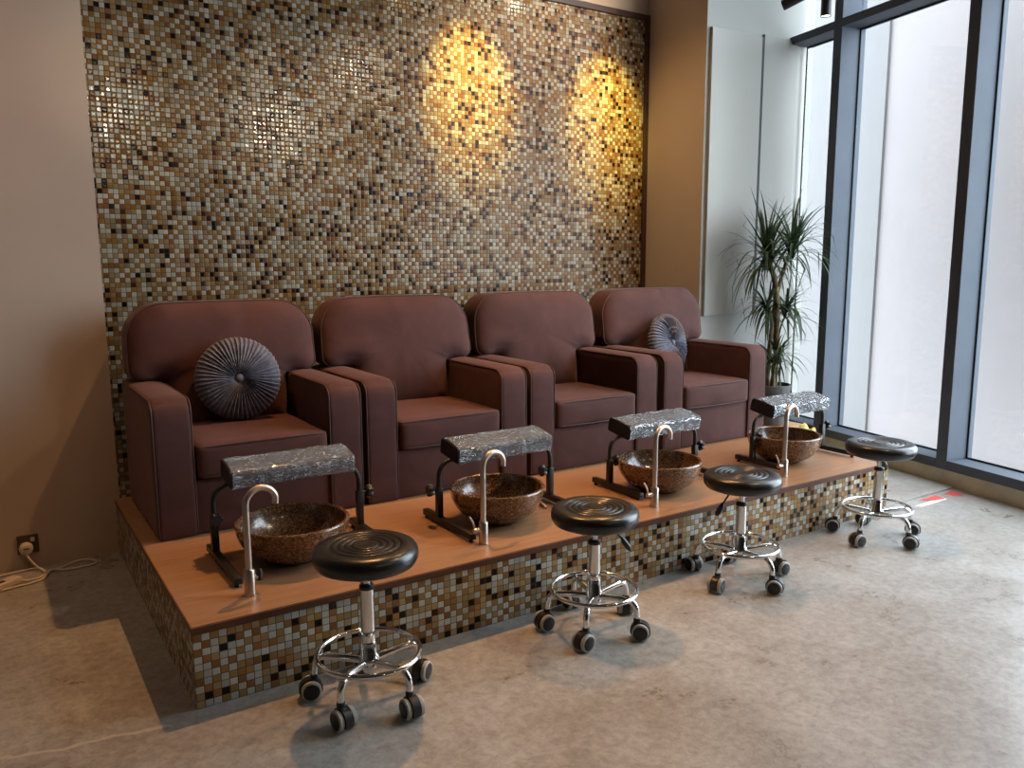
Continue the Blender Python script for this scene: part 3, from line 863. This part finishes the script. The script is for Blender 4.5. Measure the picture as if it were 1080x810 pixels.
# yellow cloth lying in front of the plant stand
bm = bmesh.new(); bmesh.ops.create_icosphere(bm, subdivisions=5, radius=1)
for v in bm.verts:
    c = v.co.copy(); n = noise.noise(c * 2.2) * .30 + abs(noise.noise(c * 3.2 + Vector((3, 1, 2)))) * .12
    v.co = Vector((c.x * .19 * (1 + n), c.y * .10 * (1 + n * .6), max(0, (c.z + .6)) * .145 * (1 + n * .8)))
o = finish('folded_cloth', bm, M_yellow); o.location = (4.62, 1.10, .0135); o.rotation_euler = (0, 0, .3)
tag(o, 'crumpled yellow cloth bundle on the floor behind the basin nearest the window', 'cloth')

# ------------------------------------------------------------------ red and white tape scraps on the floor
def tape(pts, mat, name, lab, cat, z, grp=None):
    bm = bmesh.new(); prism(bm, pts, z, z + .0012)
    return tag(finish(name, bm, mat, None, False), lab, cat, grp)
tape([(4.33, -.005), (4.52, -.002), (4.50, -.075), (4.40, -.055)], M_tape, 'tape_scrap', 'red tape scrap on the floor beside the longer white tape strip', 'tape', .0012, 'red tape scraps by the window')
tape([(4.60, -.015), (4.69, .004), (4.70, -.05), (4.655, -.11), (4.61, -.075)], M_tape, 'tape_scrap', 'red tape scrap on the floor at the foot of the window kerb', 'tape', 0, 'red tape scraps by the window')
tape([(4.20, -.055), (4.52, -.045), (4.50, -.085), (4.22, -.088)], M_whitetape, 'tape_strip', 'white tape strip on the floor at the end of the platform', 'tape', 0)

# ------------------------------------------------------------------ socket and extension lead at the left wall
so = empty('wall_socket', (-.402, YL, .126), 'bronze wall socket low on the left wall with a round plug in it', 'socket')
bm = bmesh.new(); box(bm, (-.046, -.010, -.046), (.046, 0, .046), .003); finish('face_plate', bm, M_socket, so)
bm = bmesh.new(); box(bm, (.012, -.016, .012), (.030, -.010, .034), .002); finish('switch', bm, M_ivory, so)
ex = empty('extension_lead', (0, 0, 0), 'ivory extension lead with coiled cable lying on the floor under the wall socket', 'extension lead')
bm = bmesh.new(); lathe(bm, [(0, 0), (.030, 0), (.031, .004), (.031, .020), (.028, .030), (.022, .034), (0, .034)], 28, Matrix.Translation((-.412, YL - .010, .110)) @ Matrix.Rotation(PI / 2, 4, 'X'))
pg = finish('plug', bm, M_ivory, ex)
bm = bmesh.new(); box(bm, (-.424, YL - .0455, .111), (-.400, YL - .043, .116)); finish('plug_grip', bm, M_plasticblk, pg)['label'] = 'dark slot'
zc = .006
path = [(-.412, YL - .035, .082), (-.405, YL - .045, .065), (-.385, 1.755, .035), (-.36, 1.73, .012), (-.335, 1.70, zc), (-.31, 1.705, zc), (-.26, 1.725, zc), (-.18, 1.775, zc), (-.13, 1.74, zc), (-.118, 1.70, zc), (-.14, 1.675, zc),
        (-.20, 1.67, zc), (-.26, 1.675, zc), (-.31, 1.69, .013), (-.335, 1.66, .012), (-.36, 1.60, zc), (-.42, 1.57, zc), (-.50, 1.555, zc), (-.58, 1.53, zc), (-.66, 1.55, zc), (-.70, 1.63, zc), (-.64, 1.73, zc), (-.52, 1.76, zc), (-.42, 1.775, zc), (-.36, 1.76, zc), (-.345, 1.68, zc), (-.37, 1.60, .016), (-.42, 1.60, .012), (-.455, 1.61, .018)]
pp = [Vector(p) for p in path]; sm = []
for i in range(len(pp) - 1):
    p0 = pp[max(0, i - 1)]; p1 = pp[i]; p2 = pp[i + 1]; p3 = pp[min(len(pp) - 1, i + 2)]
    for k in range(6):
        t = k / 6
        sm.append(.5 * ((2 * p1) + (p2 - p0) * t + (2 * p0 - 5 * p1 + 4 * p2 - p3) * t * t + (3 * p1 - p0 - 3 * p2 + p3) * t ** 3))
sm.append(pp[-1])
bm = bmesh.new(); tube(bm, sm, .0055, 10); finish('cable', bm, M_ivory, ex)
bm = bmesh.new(); MM = Matrix.Translation((-.545, 1.565, 0)) @ Matrix.Rotation(d2r(38), 4, 'Z')
box(bm, (-.16, -.030, .002), (.11, .030, .036), .007, 3, MM); ss = finish('socket_strip', bm, M_ivory, ex)
for k in range(3):
    bm = bmesh.new(); lathe(bm, [(0, .0358), (.019, .0358), (.019, .0368), (0, .0368)], 20, MM @ Matrix.Translation((-.12 + .07 * k, 0, 0))); finish('outlet', bm, M_socket, ss)

# ------------------------------------------------------------------ ceiling spotlights seen at the top edge
def spotlight(loc, aim, label):
    t = empty('track_spotlight', loc, label, 'spotlight', 'black ceiling spotlights')
    q = Vector(aim).normalized().to_track_quat('-Z', 'Y').to_matrix().to_4x4()
    bm = bmesh.new(); lathe(bm, [(0, .20), (.028, .20), (.033, .195), (.033, 0), (.030, 0), (.029, .012), (0, .012)], 28, q); br = finish('barrel', bm, M_plasticblk, t)
    bm = bmesh.new(); lathe(bm, [(0, .0125), (.0285, .0125), (.0285, .006), (0, .004)], 24, q); finish('lens', bm, M_lens, br)['label'] = 'lit lens'
    top = q @ Vector((0, 0, .15))
    bm = bmesh.new(); tube(bm, [top, (top.x, top.y, top.z + .08), (top.x, top.y, CEIL - loc[2] - .03)], .008, 10)
    lathe(bm, [(0, CEIL - loc[2] - .035), (.045, CEIL - loc[2] - .035), (.045, CEIL - loc[2]), (0, CEIL - loc[2])], 24, Matrix.Translation((top.x, top.y, 0)))
    finish('stem', bm, M_plasticblk, t)
    return t
spotlight((4.38, .9, 3.10), (0, 0, -1), 'black cylinder spotlight hanging straight down in front of the window')
spotlight((4.03, .97, 3.13), (-.40, .85, -.33), 'black cylinder spotlight tilted towards the mosaic, in front of the white wall')

# ------------------------------------------------------------------ light
def lamp(kind, name, loc, aim, power, col, size=.035, cone=60, blend=.5):
    L = bpy.data.lights.new(name, kind); L.energy = power; L.color = col
    o = bpy.data.objects.new(name, L); COL.objects.link(o); o.location = loc
    if kind == 'SPOT':
        L.spot_size = math.radians(cone); L.spot_blend = blend; L.shadow_soft_size = size
    elif kind == 'POINT': L.shadow_soft_size = size
    d = Vector(aim) - Vector(loc)
    o.rotation_euler = d.to_track_quat('-Z', 'Y').to_euler()
    return o
WARM = (1, .50, .19); GOLD = (1, .80, .13)
lamp('SPOT', 'ceiling_or_fill_spot', (1.30, .95, 3.6), (.75, .30, .3), 240, WARM, .03, 75, .6)
lamp('SPOT', 'ceiling_or_fill_spot', (2.90, .95, 3.6), (2.5, .40, .3), 190, WARM, .03, 75, .7)
lamp('SPOT', 'ceiling_or_fill_spot', (2.50, 1.35, 3.85), (2.55, 2.46, 2.68), 560, GOLD, .03, 33, 1.0)
lamp('SPOT', 'ceiling_or_fill_spot', (3.66, 1.35, 3.85), (3.77, 2.46, 2.59), 560, GOLD, .03, 33, 1.0)
lamp('SPOT', 'ceiling_or_fill_spot', (2.75, .9, 3.8), (2.95, 2.46, 1.9), 120, (1, .70, .36), .04, 95, 1.0)  # added fill lamp, a broad warm wash over the mosaic
lamp('SPOT', 'ceiling_or_fill_spot', (3.05, 1.2, 3.7), (4.22, 2.05, 1.7), 36, (1, .66, .36), .03, 80, .9)  # added fill lamp to brighten the niche return
lamp('SPOT', 'ceiling_or_fill_spot', (-.9, .2, 3.9), (-.7, 1.81, .6), 70, (1, .58, .32), .05, 80, .9)  # added fill lamp, washes the left wall from out of view
lamp('SPOT', 'ceiling_or_fill_spot', (3.50, 1.60, 3.62), (3.3, 2.46, 3.55), 34, (1, .82, .56), .04, 100, .8)
lamp('SPOT', 'ceiling_or_fill_spot', (3.20, -1.2, 3.6), (2.3, .3, .3), 110, (1, .78, .5), .04, 90, .8)
lamp('SPOT', 'ceiling_or_fill_spot', (3.57, -5.05, 3.6), (1.6, 0, 1.2), 34, (1, .76, .52), .06, 90, .8)
lamp('SPOT', 'ceiling_or_fill_spot', (1.30, -5.2, 3.6), (.6, 0, 1.2), 34, (1, .76, .52), .06, 90, .8)

for lo, at, e in (((1.30, -5.3, 3.57), (.224, YT, 2.33), 420), ((3.45, -4.65, 3.53), (1.167, YT, 2.36), 600), ((3.21, -1.17, 3.59), (1.684, YT, 2.73), 110)):
    lamp('SPOT', 'ceiling_or_fill_spot', lo, at, e, (1, .86, .66), .025, 9.5, .9)
S = bpy.data.lights.new('sun', 'SUN'); S.energy = 13; S.angle = .03; S.color = (1, .98, .95)
so_ = bpy.data.objects.new('sun', S); COL.objects.link(so_)
so_.rotation_euler = (NV * .26 + Vector((0, 0, -1)) + TV * .08).to_track_quat('-Z', 'Y').to_euler()
P_ = bpy.data.lights.new('window_portal', 'AREA'); P_.shape = 'RECTANGLE'; P_.size = 1.86 - SE; P_.size_y = CEIL - ZN
P_.cycles.is_portal = True
po = bpy.data.objects.new('window_portal', P_); COL.objects.link(po)
po.location = W((1.86 + SE) / 2, DEP + .06, (CEIL + ZN) / 2)
po.rotation_euler = (-NV).to_track_quat('-Z', 'Z').to_euler()

w = bpy.data.worlds.new('sky'); sc.world = w; w.use_nodes = True
bg = w.node_tree.nodes['Background']; bg.inputs[0].default_value = (.82, .915, 1, 1); bg.inputs[1].default_value = 11

# ------------------------------------------------------------------ camera
yaw, pit, rol, f = .579, -.1509, -.0047, 854.07
fw = Vector((math.sin(yaw) * math.cos(pit), math.cos(yaw) * math.cos(pit), math.sin(pit)))
r = Vector((math.cos(yaw), -math.sin(yaw), 0)); u = r.cross(fw)
c_, s_ = math.cos(rol), math.sin(rol); r, u = c_ * r + s_ * u, -s_ * r + c_ * u
cam = bpy.data.cameras.new('camera'); co = bpy.data.objects.new('camera', cam); COL.objects.link(co)
cam.sensor_fit = 'HORIZONTAL'; cam.sensor_width = 36; cam.lens = f / 1080 * 36; cam.clip_start = .05
co.matrix_world = Matrix(((r.x, u.x, -fw.x, -.4973), (r.y, u.y, -fw.y, -2.7209), (r.z, u.z, -fw.z, 1.5), (0, 0, 0, 1)))
sc.camera = co

sc.view_settings.view_transform = 'Standard'; sc.view_settings.look = 'None'
sc.view_settings.exposure = 0.0; sc.view_settings.gamma = 1; sc.view_settings.use_curve_mapping = False
cy = sc.cycles
cy.max_bounces = 10; cy.diffuse_bounces = 6; cy.glossy_bounces = 4; cy.transparent_max_bounces = 12
cy.sample_clamp_indirect = 6; cy.caustics_reflective = False; cy.caustics_refractive = False
cy.use_denoising = True
